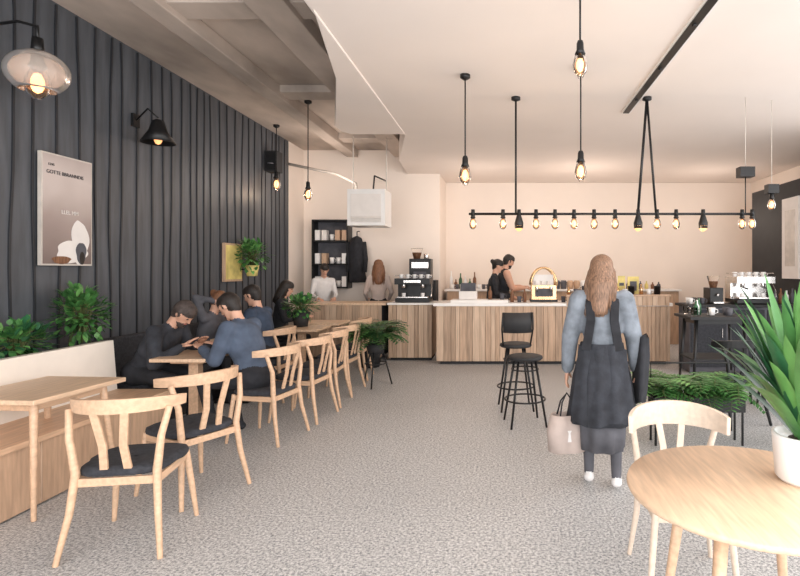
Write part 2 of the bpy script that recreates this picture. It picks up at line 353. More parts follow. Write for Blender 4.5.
chb=chair_mesh('black','fabricb'); c2=chb.build('cafe_chair',(3.15,5.9,0),R(100),.003)
inst(c2,'cafe_chair',(2.3,5.45,0),R(20)); inst(c2,'cafe_chair',(2.75,4.6,0),R(150))
def table_mesh(w,d,h=.75,wood='oaky',leg='oak',pedestal=False):
    b=B(); b.box((0,0,h-.016),(w,d,.032),wood)
    if pedestal:
        b.box((0,0,(h-.03)/2+.02),(.09,.09,h-.07),leg); b.box((0,0,.02),(.42,.42,.035),'black'); b.box((0,0,h-.05),(.3,.3,.035),leg)
    else:
        for sx in(-1,1):
            for sy in(-1,1): b.tube([(sx*(w/2-.1),sy*(d/2-.1),h-.03),(sx*(w/2-.04),sy*(d/2-.04),0)],[.024,.014],leg,10)
        for sx in(-1,1): b.box((sx*(w/2-.1),0,h-.06),(.02,d-.2,.06),leg)
        for sy in(-1,1): b.box((0,sy*(d/2-.1),h-.06),(w-.2,.02,.06),leg)
    return b
table_mesh(.62,.72).build('dining_table',(-3.13,3.6,0),R(-4),.006)
table_mesh(.50,.58,pedestal=True).build('cafe_table',(-2.91,5.02,0),0,.006)
table_mesh(.38,.56,pedestal=True).build('cafe_table',(-3.17,6.35,0),0,.006)
table_mesh(.62,.6,pedestal=True).build('cafe_table',(-2.8,7.35,0),0,.006)
table_mesh(.6,.6,pedestal=True).build('cafe_table',(-2.75,8.15,0),0,.006)
b=table_mesh(.75,.6,h=1.0,wood='blackm',leg='black')
for i in range(9):
    x=random.uniform(-.32,.32); yy=random.uniform(-.22,.22)
    if i%3==0: bottle(b,(x,yy,1.0),.03,random.uniform(.14,.22),random.choice(['c_grey','pot','leafd']))
    else: mug(b,(x,yy,1.0),.04,.09,random.choice(['pot','glass','c_grey']))
b.box((0,0,.5),(.66,.5,.02),'blackm')
b.build('bistro_table',(2.5,6.4,0),0)
# round table
b=B(); b.lathe([(0,.72),(.42,.72),(.445,.728),(.45,.74),(.445,.752),(.0,.752)],(0,0,0),'oaky',64)
for k in range(4):
    a=math.pi/4+k*math.pi/2; b.tube([(.26*math.cos(a),.26*math.sin(a),.72),(.37*math.cos(a),.37*math.sin(a),0)],[.025,.014],'oak',12)
b.tube([(-.2,-.2,.69),(.2,.2,.69)],1,'oak',sq=(.014,.03)); b.tube([(.2,-.2,.69),(-.2,.2,.69)],1,'oak',sq=(.014,.03))
b.build('round_table',(.905,1.95,0))
# banquette
b=B(); b.box((-3.32,3.57,.22),(.55,2.56,.42),'oakx'); b.box((-3.3,3.57,.44),(.56,2.56,.04),'oak'); b.box((-3.6,3.57,.67),(.12,2.56,.46),'cream',Matrix.Rotation(-.08,3,'Y'))
b.box((-3.7,3.57,.42),(.08,2.56,.84),'oakx')
for yy in(2.67,3.5,4.33): b.box((-3.042,yy,.22),(.012,.012,.4),'pl2')
b.build('banquette_bench',bevel=.025)
b=B(); b.box((-3.66,6.75,.2),(.5,3.4,.4),'blackm'); b.box((-3.64,6.75,.43),(.52,3.4,.07),'fabricb'); b.box((-3.89,6.75,.66),(.1,3.4,.42),'fabricb')
b.build('wall_bench',bevel=.02)
b=B(); b.box((-3.87,3.57,.4),(.22,2.68,.8),'blackm'); b.box((-3.87,3.57,.81),(.2,2.64,.02),'soil'); b.build('planter_ledge')
# stools
def stool(name,loc,rz,back,h=.68):
    b=B(); b.lathe([(0,h-.035),(.165,h-.035),(.18,h-.02),(.175,h),(.15,h+.008),(0,h)],(0,0,0),'blackm',28)
    for k in range(4):
        a=math.pi/4+k*math.pi/2; b.tube([(.12*math.cos(a),.12*math.sin(a),h-.03),(.25*math.cos(a),.25*math.sin(a),0)],[.013,.011],'black',8)
    rr=.12+.13*(1-.25/h); b.tube([(rr*math.cos(a),rr*math.sin(a),.25) for a in np.linspace(0,2*math.pi,25)],.009,'black',8)
    rr=.135; b.tube([(rr*math.cos(a),rr*math.sin(a),.55) for a in np.linspace(0,2*math.pi,25)],.007,'black',8)
    if back:
        for s in(-1,1): b.tube([(s*.15,-.09,h-.01),(s*.17,-.16,h+.18),(s*.16,-.19,h+.36)],.01,'black',8)
        n=9; vs=[]
        for z in(h+.14,h+.36):
            for dz in(0,.016):
                for k in range(n):
                    a=-.9+1.8*k/(n-1); vs.append((.2*math.sin(a),-.06-.15*math.cos(a)-dz,z))
        fs=[]
        for k in range(n-1): fs+=[(k,k+1,2*n+k+1,2*n+k),(n+k+1,n+k,3*n+k,3*n+k+1),(k+1,k,n+k,n+k+1),(2*n+k,2*n+k+1,3*n+k+1,3*n+k)]
        b.add(vs,fs,'blackm')
    return b.build(name,loc,rz)
stool('bar_stool',(.2,5.35,0),.2,False); stool('bar_stool',(.12,5.95,0),.1,True,.72)
# dark service counter on the right with coffee equipment
b=B(); b.box((3.6,8.2,.5),(1.7,.5,.98),'c_grey'); b.box((3.6,8.18,1.005),(1.8,.6,.04),'blackm'); b.box((3.6,8.2,.03),(1.6,.44,.05),'black')
for x in(3.03,3.6,4.17): b.box((x,7.94,.52),(.53,.02,.85),'fabricb'); b.box((x+.2,7.92,.6),(.015,.02,.14),'chrome')
b.build('service_counter',bevel=.006)
espresso('espresso_machine',(3.75,8.2,1.03),'chrome',.55)
b=B()
b.box((0,0,.12),(.2,.28,.24),'black'); b.lathe([(.05,.24),(.09,.4),(.095,.42),(0,.42)],(0,0,0),'glass',16); b.lathe([(0,.24),(.045,.24),(.07,.34),(0,.34)],(0,0,0),'hairbr',16); b.tube([(0,-.14,.14),(0,-.2,.13)],.02,'chrome',8); b.box((0,-.16,.02),(.16,.14,.03),'chrome')
b.build('coffee_grinder',(3.2,8.2,1.03),0,.006)
b=B()
for i in range(6): mug(b,(2.82+.09*(i%3),8.1+.12*(i//3),1.026),.035,.09,['pot','glass','c_grey'][i%3])
for i in range(4): bottle(b,(4.15+.09*i,8.2,1.026),.033,.2+.03*(i%2),['c_grey','hairbr','pot','c_grey'][i])
b.build('glassware')
# ------------------------------------------------------------ plants
def bush(b,c,r,n,ls,mats,xmin=-99):
    c=V(c)
    for i in range(n):
        d=V((random.gauss(0,1),random.gauss(0,1),random.gauss(.3,1))).normalized(); q=random.uniform(.35,1)
        p=c+V((d.x*r[0]*q,d.y*r[1]*q,d.z*r[2]*q)); p.x=max(p.x,xmin+.02)
        dd=d+V((random.uniform(-.7,.7),random.uniform(-.7,.7),random.uniform(-.3,.5)))
        if p.x<xmin+.1: dd.x=abs(dd.x)
        b.leaf(p,dd,ls*random.uniform(.7,1.3),ls*.28,.8,random.choice(mats),3)
        if i%7==0: b.tube([(c.x,c.y,c.z-r[2]),c+(p-c)*.4+V((0,0,.02)),p],.004,'stem',5)
def fern(b,c,n,L,mats,up=.9,spread=1,wid=.06):
    c=V(c)
    for i in range(n):
        a=random.uniform(0,2*math.pi); d=V((math.cos(a)*spread,math.sin(a)*spread,random.uniform(.5,1.6)*up)).normalized(); p=c.copy(); pts=[p.copy()]
        l=L*random.uniform(.7,1.1); st=l/12; mt=random.choice(mats)
        for k in range(12):
            p=p+d*st; d=(d+V((0,0,-.16))).normalized(); pts.append(p.copy())
            s=d.cross(V((0,0,1))).normalized(); w=wid*math.sin(math.pi*(k+2)/15)*2
            for sg in(-1,1): b.leaf(p,s*sg+d*.35,w,st*.42,.5,mt,2,.1)
        b.tube(pts,.003,'stem',4)
b=B(); bush(b,(-3.78,4.12,.97),(.17,.30,.15),340,.075,['leaf','leafd','leaf2'],-3.98); b.build('ledge_plant')
b=B(); bush(b,(-3.76,4.74,1.14),(.18,.24,.25),400,.075,['leaf','leaf2','leaf'],-3.98); b.tube([(-3.85,4.7,.82),(-3.83,4.75,1.1)],.012,'stem'); b.build('ledge_plant')
b=B(); b.lathe([(0,0),(.09,0),(.12,.2),(.10,.2),(0,.17)],(0,0,0),'blackm'); bush(b,(0,0,.28),(.22,.22,.16),280,.08,['leaf','leafd','leaf2']); b.build('potted_plant',(-2.85,7.45,.752-.0))
b=B(); b.lathe([(0,0),(.07,0),(.1,.16),(.09,.16),(0,.13)],(0,0,0),'yellow'); bush(b,(0,0,.3),(.2,.3,.22),270,.09,['leaf','leaf2'],-.2);
b.tube([(-.1,0,.1),(-.2,0,.1)],.01,'black'); b.box((-.2,0,.1),(.02,.08,.12),'black'); b.build('wall_planter',(-3.77,7.95,1.45))
# fern on stand
b=B(); 
for k in range(3):
    a=.5+k*2.094; b.tube([(.1*math.cos(a),.1*math.sin(a),.45),(.22*math.cos(a),.22*math.sin(a),0)],.01,'black',8)
b.tube([(.14*math.cos(a),.14*math.sin(a),.3) for a in np.linspace(0,2*math.pi,20)],.008,'black',6)
b.lathe([(0,.43),(.10,.43),(.13,.56),(.115,.56),(0,.53)],(0,0,0),'blackm'); fern(b,(0,0,.58),110,.52,['leaf','leafd','leaf2'],1.6)
b.build('potted_fern',(-1.72,7.1,0))
b=B(); b.lathe([(0,0),(.15,0),(.19,.5),(.17,.5),(0,.46)],(0,0,0),'blackm'); fern(b,(0,0,.48),60,.5,['leaf','leafd','leaf2'],1.5); b.build('potted_fern',(-2.15,8.5,0))
# low planter trough right, on legs
b=B(); b.box((0,0,.36),(.8,.2,.13),'blackm'); b.box((0,0,.427),(.76,.17,.01),'soil')
for sx in(-.38,.38):
    for sy in(-.08,.08): b.cyl((sx,sy,0),(sx,sy,.42),.011,.011,'black',8)
for x in np.linspace(-.4,.4,5): fern(b,(x*.9,0,.42),18,.46,['leaf2','leaf','leaf'],1.4,wid=.065)
b.tube([(-.38,.08,.42),(-.38,.08,.70),(.38,.08,.70),(.38,.08,.42)],.008,'black',8)
b.build('planter_trough',(1.7,4.75,0),0,.003)
# table plant
b=B(); b.lathe([(0,0),(.095,0),(.107,.015),(.118,.165),(.118,.175),(.106,.175),(.103,.155),(0,.15)],(0,0,0),'pot',36); b.lathe([(0,.153),(.103,.153)],(0,0,0),'soil')
for i in range(100):
    a=random.uniform(0,2*math.pi); e=random.uniform(1.0,4.0)
    b.leaf((.04*math.cos(a),.04*math.sin(a),.15+random.uniform(0,.1)),(math.cos(a),math.sin(a),e),random.uniform(.28,.58),random.uniform(.020,.032),random.uniform(.4,1.3),random.choice(['leaf','leaf2','leafd','leaf']),8)
b.build('potted_palm',(1.13,2.0,.752))
# ------------------------------------------------------------ wall items
E=bpy.data.objects.new('wall_poster',None); scene.collection.objects.link(E)
b=B(); b.box((-3.965,4.82,2.07),(.03,.56,.98),'pipe'); b.box((-3.948,4.82,2.07),(.006,.53,.95),poster_mat()); b.build('poster_panel',parent=E)
b=B()
def disc(b,x,cy,cz,ry,rz,mat,w=0,ph=0):
    n=40; b.add([(x,cy+ry*(1+w*math.sin(5*2*math.pi*k/n+ph))*math.cos(2*math.pi*k/n),cz+rz*(1+w*math.sin(3*2*math.pi*k/n+ph))*math.sin(2*math.pi*k/n)) for k in range(n)],[tuple(range(n))],mat,False)
disc(b,-3.943,4.95,1.80,.10,.20,'paperw',.12,1); disc(b,-3.9425,4.86,1.70,.17,.10,'paperw',.1,2); disc(b,-3.941,4.96,1.70,.06,.10,'c_grey',.1); disc(b,-3.9405,4.74,1.63,.10,.035,'hairbr',.1); disc(b,-3.940,4.97,1.65,.03,.06,'hairb')
b.build('poster_artwork',parent=E)
for txt,sz,yy,zz in(("GOTTE BBRANNDIS",.045,4.585,2.38),("LLEL MM",.05,4.74,2.04),("12/45",.03,4.6,2.45)):
    cu=bpy.data.curves.new('t','FONT'); cu.body=txt; cu.size=sz; cu.extrude=.001
    to=bpy.data.objects.new('t',cu); scene.collection.objects.link(to)
    me=bpy.data.meshes.new_from_object(to.evaluated_get(bpy.context.evaluated_depsgraph_get())); bpy.data.objects.remove(to)
    me.materials.clear(); me.materials.append(M['c_black'] if sz!=.05 else M['paperw'])
    o=bpy.data.objects.new('poster_lettering',me); scene.collection.objects.link(o); o.location=(-3.942,yy,zz); o.rotation_euler=(R(90),0,R(90)); o.parent=E
b=B(); b.box((-3.96,7.75,1.65),(.04,.5,.55),'oakx'); b.box((-3.937,7.75,1.65),(.01,.44,.49),'yellow'); b.build('picture_frame')
b=B(); b.box((-3.88,8.95,3.35),(.2,.22,.34),'blackm'); b.box((-3.88,8.835,3.35),(.17,.012,.3),'black'); b.box((-3.98,8.95,3.35),(.06,.06,.1),'black'); b.lathe([(0,0),(.05,0),(.05,.01),(0,.01)],(-3.88,8.82,3.3),'c_grey'); b.build('wall_speaker')
b=B(); b.box((4.584,8.55,2.05),(.03,.5,1.3),'paperw'); b.box((4.567,8.55,2.05),(.006,.3,.9),'pipe'); b.build('framed_print')
# ------------------------------------------------------------ pendants
def bulb(b,c,s=1,core=True):
    x,y,z=c # z = socket top
    b.lathe([(0,0),(.018*s,0),(.026*s,-.02*s),(.028*s,-.07*s),(.04*s,-.10*s),(0,-.1*s)],c,'black',14)
    b.lathe([(.024*s,-.1*s),(.045*s,-.14*s),(.055*s,-.19*s),(.045*s,-.235*s),(.018*s,-.26*s),(0,-.263*s)],c,'amber' if not core else 'gamber',16)
    if core: b.ell((x,y,z-.18*s),(.036*s,.036*s,.058*s),'fil',10)
def lamp(c,e,col=(1,.72,.48),r=.04):
    l=bpy.data.lights.new('bulb_or_fill_light','POINT'); l.energy=e; l.color=col; l.shadow_soft_size=r
    o=bpy.data.objects.new('bulb_or_fill_light',l); scene.collection.objects.link(o); o.location=c
def pendant(x,y,zc,zb,s=1,e=0):
    b=B(); b.lathe([(0,0),(.05,0),(.05,-.03),(.02,-.05),(0,-.05)],(x,y,zc),'black',18); b.cyl((x,y,zc-.04),(x,y,zb+.26*s),.007,.007,'black',8)
    bulb(b,(x,y,zb+.263*s),s)
    for k in range(4):
        a=k*math.pi/2+.4; b.tube([(x+.035*s*math.cos(a),y+.035*s*math.sin(a),zb+.17*s),(x+.06*s*math.cos(a),y+.06*s*math.sin(a),zb+.07*s),(x+.02*s*math.cos(a),y+.02*s*math.sin(a),zb-.01)],.002,'black',5)
    o=b.build('pendant_light')
    if e: lamp((x,y,zb-.08),e)
pendant(-2.77,7.5,H,2.52,1,4); pendant(-.39,5.22,G,2.38,1.05,6); pendant(.50,3.55,G,2.83,.9,4); pendant(.71,5.0,G,2.38,1.05,6)
pendant(-3.75,8.75,H,2.85,1.2,4)
# rail fixture
b=B(); zr=2.16; yr=5.9
b.cyl((-.40,yr,zr),(2.72,yr,zr),.014,.014,'black')
b.lathe([(0,0),(.05,0),(.05,-.03),(0,-.05)],(.12,yr,G),'black'); b.cyl((.12,yr,G),(.12,yr,zr),.011,.011,'black')
b.lathe([(0,0),(.05,0),(.05,-.03),(0,-.05)],(1.57,yr,G),'black'); b.cyl((1.57,yr,G),(1.47,yr,zr),.015,.015,'black'); b.cyl((1.57,yr,G),(1.67,yr,zr),.013,.013,'black')
b.box((2.66,yr,2.62),(.16,.12,.11),'black'); b.cyl((2.66,yr,G),(2.66,yr,2.6),.003,.003,'pipe'); b.cyl((2.66,yr,2.6),(2.66,yr,zr),.006,.006,'black')
for i,px in enumerate([473,503,519,536,555,574,594,615,638,657,676,703,742,752]):
    x=(px-505)*yr/533; s=.76 if i not in(2,8,11) else .85
    b.cyl((x,yr,zr+.05),(x,yr,zr-.02),.02,.024,'black'); bulb(b,(x,yr,zr+.03),s,core=(i not in(2,8,11)))
    if i in(2,8,11): b.lathe([(.02,0),(.05,-.1),(.045,-.16),(.0,-.16)],(x,yr,zr),'black',14)
b.build('rail_chandelier')
for x in(-.2,.9,2.0): lamp((x,yr,zr-.3),5)
b=B(); b.box((3.0,6.0,2.45),(.12,.1,.1),'black'); b.cyl((3.0,6.0,G),(3.0,6.0,2.45),.003,.003,'pipe'); bulb(b,(3.0,6.0,2.42),.8); b.build('pendant_light')
# glass globe wall lamp
b=B(); c=V((-3.55,4.05,3.30)); b.tube([(-3.99,4.05,3.39),(-3.7,4.05,3.43),(-3.55,4.05,3.39),(-3.55,4.05,3.27)],.012,'black',8); b.box((-3.985,4.05,3.39),(.03,.1,.14),'black')
b.cyl(c,(c.x,c.y,3.17),.035,.045,'black'); gl=[(.19*math.sin(t)+0.0,-.26-.17*-math.cos(t)*-1) for t in np.linspace(.24,math.pi-.45,14)]
gl=[(.205*math.sin(t),-.26+.165*math.cos(t)) for t in np.linspace(.24,math.pi-.6,14)]
b.lathe(gl+[(r*.985,z+.001) for r,z in reversed(gl)],c,'gglobe',32); bulb(b,(c.x,c.y,3.23),1.5); b.build('glass_globe_lamp'); 
b=B(); b.box((-3.985,5.75,3.15),(.03,.1,.14),'black'); b.tube([(-3.98,5.75,3.15),(-3.85,5.75,3.28),(-3.74,5.75,3.18)],.01,'black',8); b.lathe([(.03,.1),(.06,.08),(.09,-.02),(.17,-.15),(.165,-.15),(.08,-.02),(.0,.06)],(-3.74,5.75,3.06),'black',24); b.ell((-3.74,5.75,2.95),(.04,.04,.06),'amber',10); b.build('wall_lamp')
# ------------------------------------------------------------ people
def capmesh(p0,r0,p1,r1,flat,n=16,h=5):
    t=(p1-p0); L=t.length; t=t/L if L>1e-6 else V((0,0,1)); a,bb=frame(t); rows=[]
    for i in range(h+1): ph=-math.pi/2+math.pi/2*i/h; rows.append((p0+t*r0*math.sin(ph),r0*math.cos(ph)))
    for i in range(h+1): ph=math.pi/2*i/h; rows.append((p1+t*r1*math.sin(ph),r1*math.cos(ph)))
    vs=[]
    for c,r in rows:
        r=max(r,1e-4); vs+=[c+(a*math.cos(2*math.pi*k/n)+bb*math.sin(2*math.pi*k/n))*r for k in range(n)]
    if flat:
        ax,kf=flat; vs=[v+ax*((v-p0).dot(ax))*(kf-1) for v in vs]
    m=len(rows); fs=[(i*n+k,i*n+(k+1)%n,(i+1)*n+(k+1)%n,(i+1)*n+k) for i in range(m-1) for k in range(n)]+[tuple(reversed(range(n))),tuple((m-1)*n+k for k in range(n))]
    return vs,fs
def ik(a,c,l1,l2,hint):
    d=c-a; L=min(d.length,(l1+l2)*.995); d.normalize(); x=(l1*l1-l2*l2+L*L)/(2*L); hh=math.sqrt(max(l1*l1-x*x,0))
    hn=hint-d*hint.dot(d); hn.normalize(); return a+d*x+hn*hh,a+d*L
def person(name,loc,rz,s=1,hz=.93,lean=0,hp=0,hy=0,hands=None,feet=None,top='c_black',sleeve=None,bot='c_black',shoe='c_black',hair='hairb',style='short',vox=.013,bulk=1,arm=1,extra=None,palm=None,bald=False,beard=False,vest=None,elb=None,curl=.9,fore=None):
    segs=[]
    sleeve=sleeve or top; fore=fore or sleeve; vest=vest or top
    X=V((1,0,0)); u=V((0,math.sin(lean),math.cos(lean))); f=V((0,math.cos(lean),-math.sin(lean)))
    Hc=V((0,0,hz)); 
    def S(p0,r0,p1,r1,mat,flat=None,bias=0): segs.append((p0,r0*1.0,p1,r1*1.0,mat,flat,bias))
    S(Hc-X*.075*s,.10*s*bulk,Hc+X*.075*s,.10*s*bulk,bot)
    S(Hc+u*.08*s,.095*s*bulk,Hc+u*.22*s,.10*s*bulk,vest,(X,1.35))
    S(Hc+u*.26*s,.103*s*bulk,Hc+u*.39*s,.10*s*bulk,vest,(X,1.5))
    sh=[Hc+u*.465*s+X*k*.165*s for k in(-1,1)]
    S(sh[0],.056*s*arm**.5,sh[1],.056*s*arm**.5,top)
    N=Hc+u*.52*s; S(N-u*.03*s+X*-.03*s,.06*s,N-u*.03*s+X*.03*s,.06*s,top)
    ha=lean+hp; hu=V((0,math.sin(ha),math.cos(ha))); hf=V((0,math.cos(ha),-math.sin(ha))); hx=X.copy()
    Rm=Matrix.Rotation(hy,3,'Z'); hf=Rm@hf; hx=Rm@hx; hu2=Rm@hu
    hc=N+u*.05*s+hu*.115*s+hf*.015*s; hu=hu2
    S(N-u*.02*s,.053*s,hc-hu*.06*s-hf*.02*s,.05*s,'skin')
    S(hc+hu*.028*s-hf*.012*s,.083*s,hc+hu*.03*s+hf*.018*s,.078*s,'skin',(hx,.93))
    S(hc-hu*.01*s+hf*.02*s,.068*s,hc-hu*.072*s+hf*.045*s,.038*s,'skin',(hx,.95))
    S(hc+hu*.012*s+hf*.088*s,.009*s,hc-hu*.022*s+hf*.104*s,.013*s,'skin')
    for k in(-1,1): S(hc+hx*k*.074*s+hu*.010*s,.014*s,hc+hx*k*.074*s-hu*.02*s,.010*s,'skin')
    S(hc-hu*.095*s+hf*.072*s,.016*s,hc-hu*.09*s+hf*.078*s,.016*s,'skin')
    if style=='short':
        if not bald: S(hc+hu*.045*s-hf*.02*s,.086*s,hc+hu*.052*s+hf*.022*s,.076*s,hair,(hx,.98))
        S(hc-hf*.035*s+hu*.02*s,.078*s,hc-hf*.04*s-hu*.035*s,.058*s,hair,(hx,1.05))
        for k in(-1,1): S(hc+hx*k*.07*s+hu*.03*s,.022*s,hc+hx*k*.072*s-hu*.005*s+hf*.01*s,.012*s,hair)
    elif style=='bun':
        S(hc+hu*.045*s-hf*.02*s,.09*s,hc+hu*.05*s+hf*.02*s,.078*s,hair); S(hc-hf*.04*s,.078*s,hc-hf*.045*s-hu*.04*s,.055*s,hair); S(hc-hf*.12*s+hu*.05*s,.04*s,hc-hf*.125*s+hu*.06*s,.04*s,hair)
    else:
        S(hc+hu*.045*s-hf*.02*s,.093*s,hc+hu*.05*s+hf*.02*s,.078*s,hair)
        b0=hc-hf*.03*s; ll={'long':.30,'mid':.22}[style]
        S(b0,.09*s,b0-hu*.12*s-hf*.03*s,.085*s,hair,(hx,1.1)); S(b0-hu*.1*s-hf*.035*s,.075*s,b0-hu*ll*s-hf*.07*s,.045*s,hair,(hx,1.45))
        for k in(-1,1): S(b0+hx*k*.07*s+hf*.03*s,.035*s,b0+hx*k*.09*s-hu*ll*.8*s-hf*.01*s,.03*s,hair)
    if beard: S(hc-hu*.07*s+hf*.05*s,.042*s,hc-hu*.085*s+hf*.06*s,.034*s,hair,None,0)
    post=B()
    # hair strands for long styles
    if style in('long','mid'):
        for i in range(90):
            a=random.uniform(-1.5,1.5); p0=hc+hu*.1*s-hf*.03*s*math.cos(a)+hx*.05*math.sin(a)*s
            p1=hc-hf*.10*math.cos(a)*s+hx*.10*math.sin(a)*s; p2=hc-hu*random.uniform(.2,{'long':.36,'mid':.26}[style])*s-hf*(.055+.07*math.cos(a))*s+hx*.12*math.sin(a)*s
            post.tube([p0,p1,(p1+p2)/2-hf*.01+hx*random.uniform(-.01,.01),p2],[.004,.008,.009,.002],hair,5)
    for k in(-1,1):
        e=hc+hf*.081*s+hx*k*.03*s+hu*.012*s; post.ell(e,(.011*s,.011*s,.008*s),'eye',8); post.tube([e+hu*.02*s-hx*.014*s,e+hu*.024*s,e+hu*.02*s+hx*.014*s],.004*s,hair,5)
    mo=hc+hf*.088*s-hu*.05*s; post.tube([mo-hx*.022*s-hf*.006,mo,mo+hx*.022*s-hf*.006],[.003,.006*s,.003],'lip',6)
    # legs
    for i,k in enumerate((-1,1)):
        hj=Hc+X*k*.088*s; ft=V(feet[i]) if feet else V((k*.1,.02,.08)); an=ft
        kn,an=ik(hj,an,.43*s,.425*s,V((k*.15,1,.3)))
        S(hj,.088*s*bulk**.5,kn,.056*s,bot); S(kn,.056*s,an,.038*s,bot)
        S(an-V((0,.03,.035))*s,.036*s,an+V((k*.015,.13,-.048))*s,.028*s,shoe,(X,1.15),-.004)
    # arms
    for i,k in enumerate((-1,1)):
        hd=V(hands[i]) if hands else V((k*.24,.06,hz-.1)); hint=V(elb[i]) if elb else V((k*.5,-1,-.4))
        el,wr=ik(sh[i],hd,.285*s,.25*s,hint)
        S(sh[i],.054*s*arm,el,.043*s*arm,sleeve); S(el,.043*s*arm,wr-(wr-el).normalized()*.01,.032*s*arm,fore)
        d=(wr-el).normalized(); nr=V(palm[i]) if palm else V((-k,0,-.3)); nr=(nr-d*nr.dot(d)).normalized(); sd=d.cross(nr)
        S(wr-d*.02*s,.026*s,wr+d*.01*s,.026*s,'skin',None,-.002)
        S(wr+d*.03*s,.033*s,wr+d*.075*s,.036*s,'skin',(nr,.45))
        for j in range(4):
            L=[.070,.080,.075,.058][j]*s; p=wr+d*.085*s+sd*(j-1.5)*.019*s; dd=d; pts=[p-d*.02*s]; 
            for q in range(3): pts.append(p.copy()); p=p+dd*L*[.45,.32,.23][q]; ang=curl*[.5,.6,.5][q]; dd=(dd*math.cos(ang)+nr*math.sin(ang)).normalized()
            pts.append(p); post.tube(pts,[.0085*s,.009*s,.0085*s,.0075*s,.0055*s],'skin',8)
        p=wr+d*.03*s-sd*.03*s; t1=(d*.6-sd*.75+nr*.3).normalized(); post.tube([p,p+t1*.035*s,p+t1*.035*s+(d*.8-sd*.1+nr*.5).normalized()*.045*s],[.012*s,.011*s,.007*s],'skin',8)
    if extra: extra(post,dict(H=Hc,u=u,f=f,X=X,N=N,hc=hc,S=S,sh=sh,s=s))
    # remesh
    tb=B()
    for p0,r0,p1,r1,mat,flat,bias in segs:
        vs,fs=capmesh(p0,r0,p1,r1,flat); tb.add(vs,fs,mat)
    tmp=tb.build('tmp'); md=tmp.modifiers.new('r','REMESH'); md.mode='VOXEL'; md.voxel_size=vox; md.use_smooth_shade=True
    sm=tmp.modifiers.new('s','SMOOTH'); sm.factor=.5; sm.iterations=3
    bpy.context.view_layer.update(); dg=bpy.context.evaluated_depsgraph_get(); me=bpy.data.meshes.new_from_object(tmp.evaluated_get(dg)); bpy.data.objects.remove(tmp)
    nv=len(me.vertices); co=np.empty(nv*3); me.vertices.foreach_get('co',co); co=co.reshape(-1,3)
    faces=[tuple(p.vertices) for p in me.polygons]; cen=np.array([co[list(q)].mean(0) for q in faces])
    best=np.full(len(cen),9.); bi=np.zeros(len(cen),int)
    for j,(p0,r0,p1,r1,mat,flat,bias) in enumerate(segs):
        q=cen.copy(); P=np.array(p0); ba=np.array(p1)-P; c_=1
        if flat: ax=np.array(flat[0]); q=q+np.outer((q-P)@ax*(1/flat[1]-1),ax)
        hh=np.clip(((q-P)@ba)/max(ba@ba,1e-9),0,1); d=np.linalg.norm(q-P-np.outer(hh,ba),axis=1)-(r0+(r1-r0)*hh)+bias
        w=d<best; best[w]=d[w]; bi[w]=j
    o=len(post.v); post.v.extend(map(tuple,co)); mids=[post.mi(sg[4]) for sg in segs]
    for fc,j in zip(faces,bi): post.f.append(tuple(i+o for i in fc)); post.m.append(mids[j]); post.s.append(True)
    return post.build(name,loc,rz)
# man in black, leaning over table (faces +X)
person('seated_man',(-3.5,5.15,0),R(-97),1.04,.56,R(34),R(12),0,[(-.16,.48,.82),(.12,.50,.82)],[(-.13,.40,.08),(.13,.38,.08)],top='c_char',bot='c_black',hair='hairg',beard=True,palm=[(0,0,-1),(0,0,-1)],curl=.4,bulk=1.2,arm=1.3)
person('seated_man',(-2.3,4.93,0),R(78),1.03,.56,R(20),R(14),0,[(-.13,.46,.81),(.12,.46,.81)],[(-.13,.34,.08),(.15,.30,.08)],top='c_blue',bot='c_black',hair='hairb',palm=[(0,0,-1),(0,0,-1)],curl=.4,bulk=1.25,arm=1.4)
person('seated_woman',(-3.62,6.35,0),R(-95),.97,.55,R(18),R(10),0,[(-.1,.40,.80),(.05,.24,1.17)],[(-.13,.40,.08),(.13,.38,.08)],top='c_grey',bot='c_black',hair='hairbr',palm=[(0,0,-1),(0,-1,0)],style='bun',vox=.015)
person('seated_man',(-2.87,6.38,0),R(84),1.02,.56,R(10),R(12),0,[(-.13,.38,.82),(.12,.40,.82)],[(-.13,.34,.08),(.15,.30,.08)],top='c_navy',bot='c_black',hair='hairb',palm=[(0,0,-1),(0,0,-1)],curl=.4,bulk=1.2,arm=1.3,vox=.015)
# baristas
person('barista',(-.06,10.05,0),R(-75),1.08,.98,R(6),R(18),0,[(-.16,.42,1.22),(.12,.40,1.2)],top='c_black',sleeve='skin',hair='hairb',beard=True,palm=[(0,0,-1),(0,0,-1)],vox=.016,bulk=1.15,arm=1.2)
person('barista',(-.26,9.75,0),R(-95),1.0,.94,R(8),R(10),0,[(-.14,.38,1.06),(.14,.36,1.06)],top='c_black',sleeve='c_black',hair='hairb',style='bun',palm=[(0,0,-1),(0,0,-1)],vox=.016)
person('standing_woman',(-2.36,9.95,0),R(15),.99,.93,0,0,0,[(-.2,.2,.98),(.2,.2,.98)],top='bag',bot='c_black',hair='hairbr',style='long',vox=.016)
person('standing_man',(-3.4,9.95,0),R(210),.97,.90,R(10),R(15),0,[(-.14,.35,.98+.05),(.14,.33,1.03)],top='c_white',sleeve='c_white',bot='c_black',hair='hairb',vox=.016,palm=[(0,0,-1),(0,0,-1)])
person('seated_woman',(-3.45,8.1,0),R(-80),.98,.60,R(8),R(10),0,[(-.12,.36,.82),(.12,.36,.82)],[(-.12,.40,.08),(.12,.38,.08)],top='c_black',bot='c_black',hair='hairb',style='mid',vox=.016,palm=[(0,0,-1),(0,0,-1)])
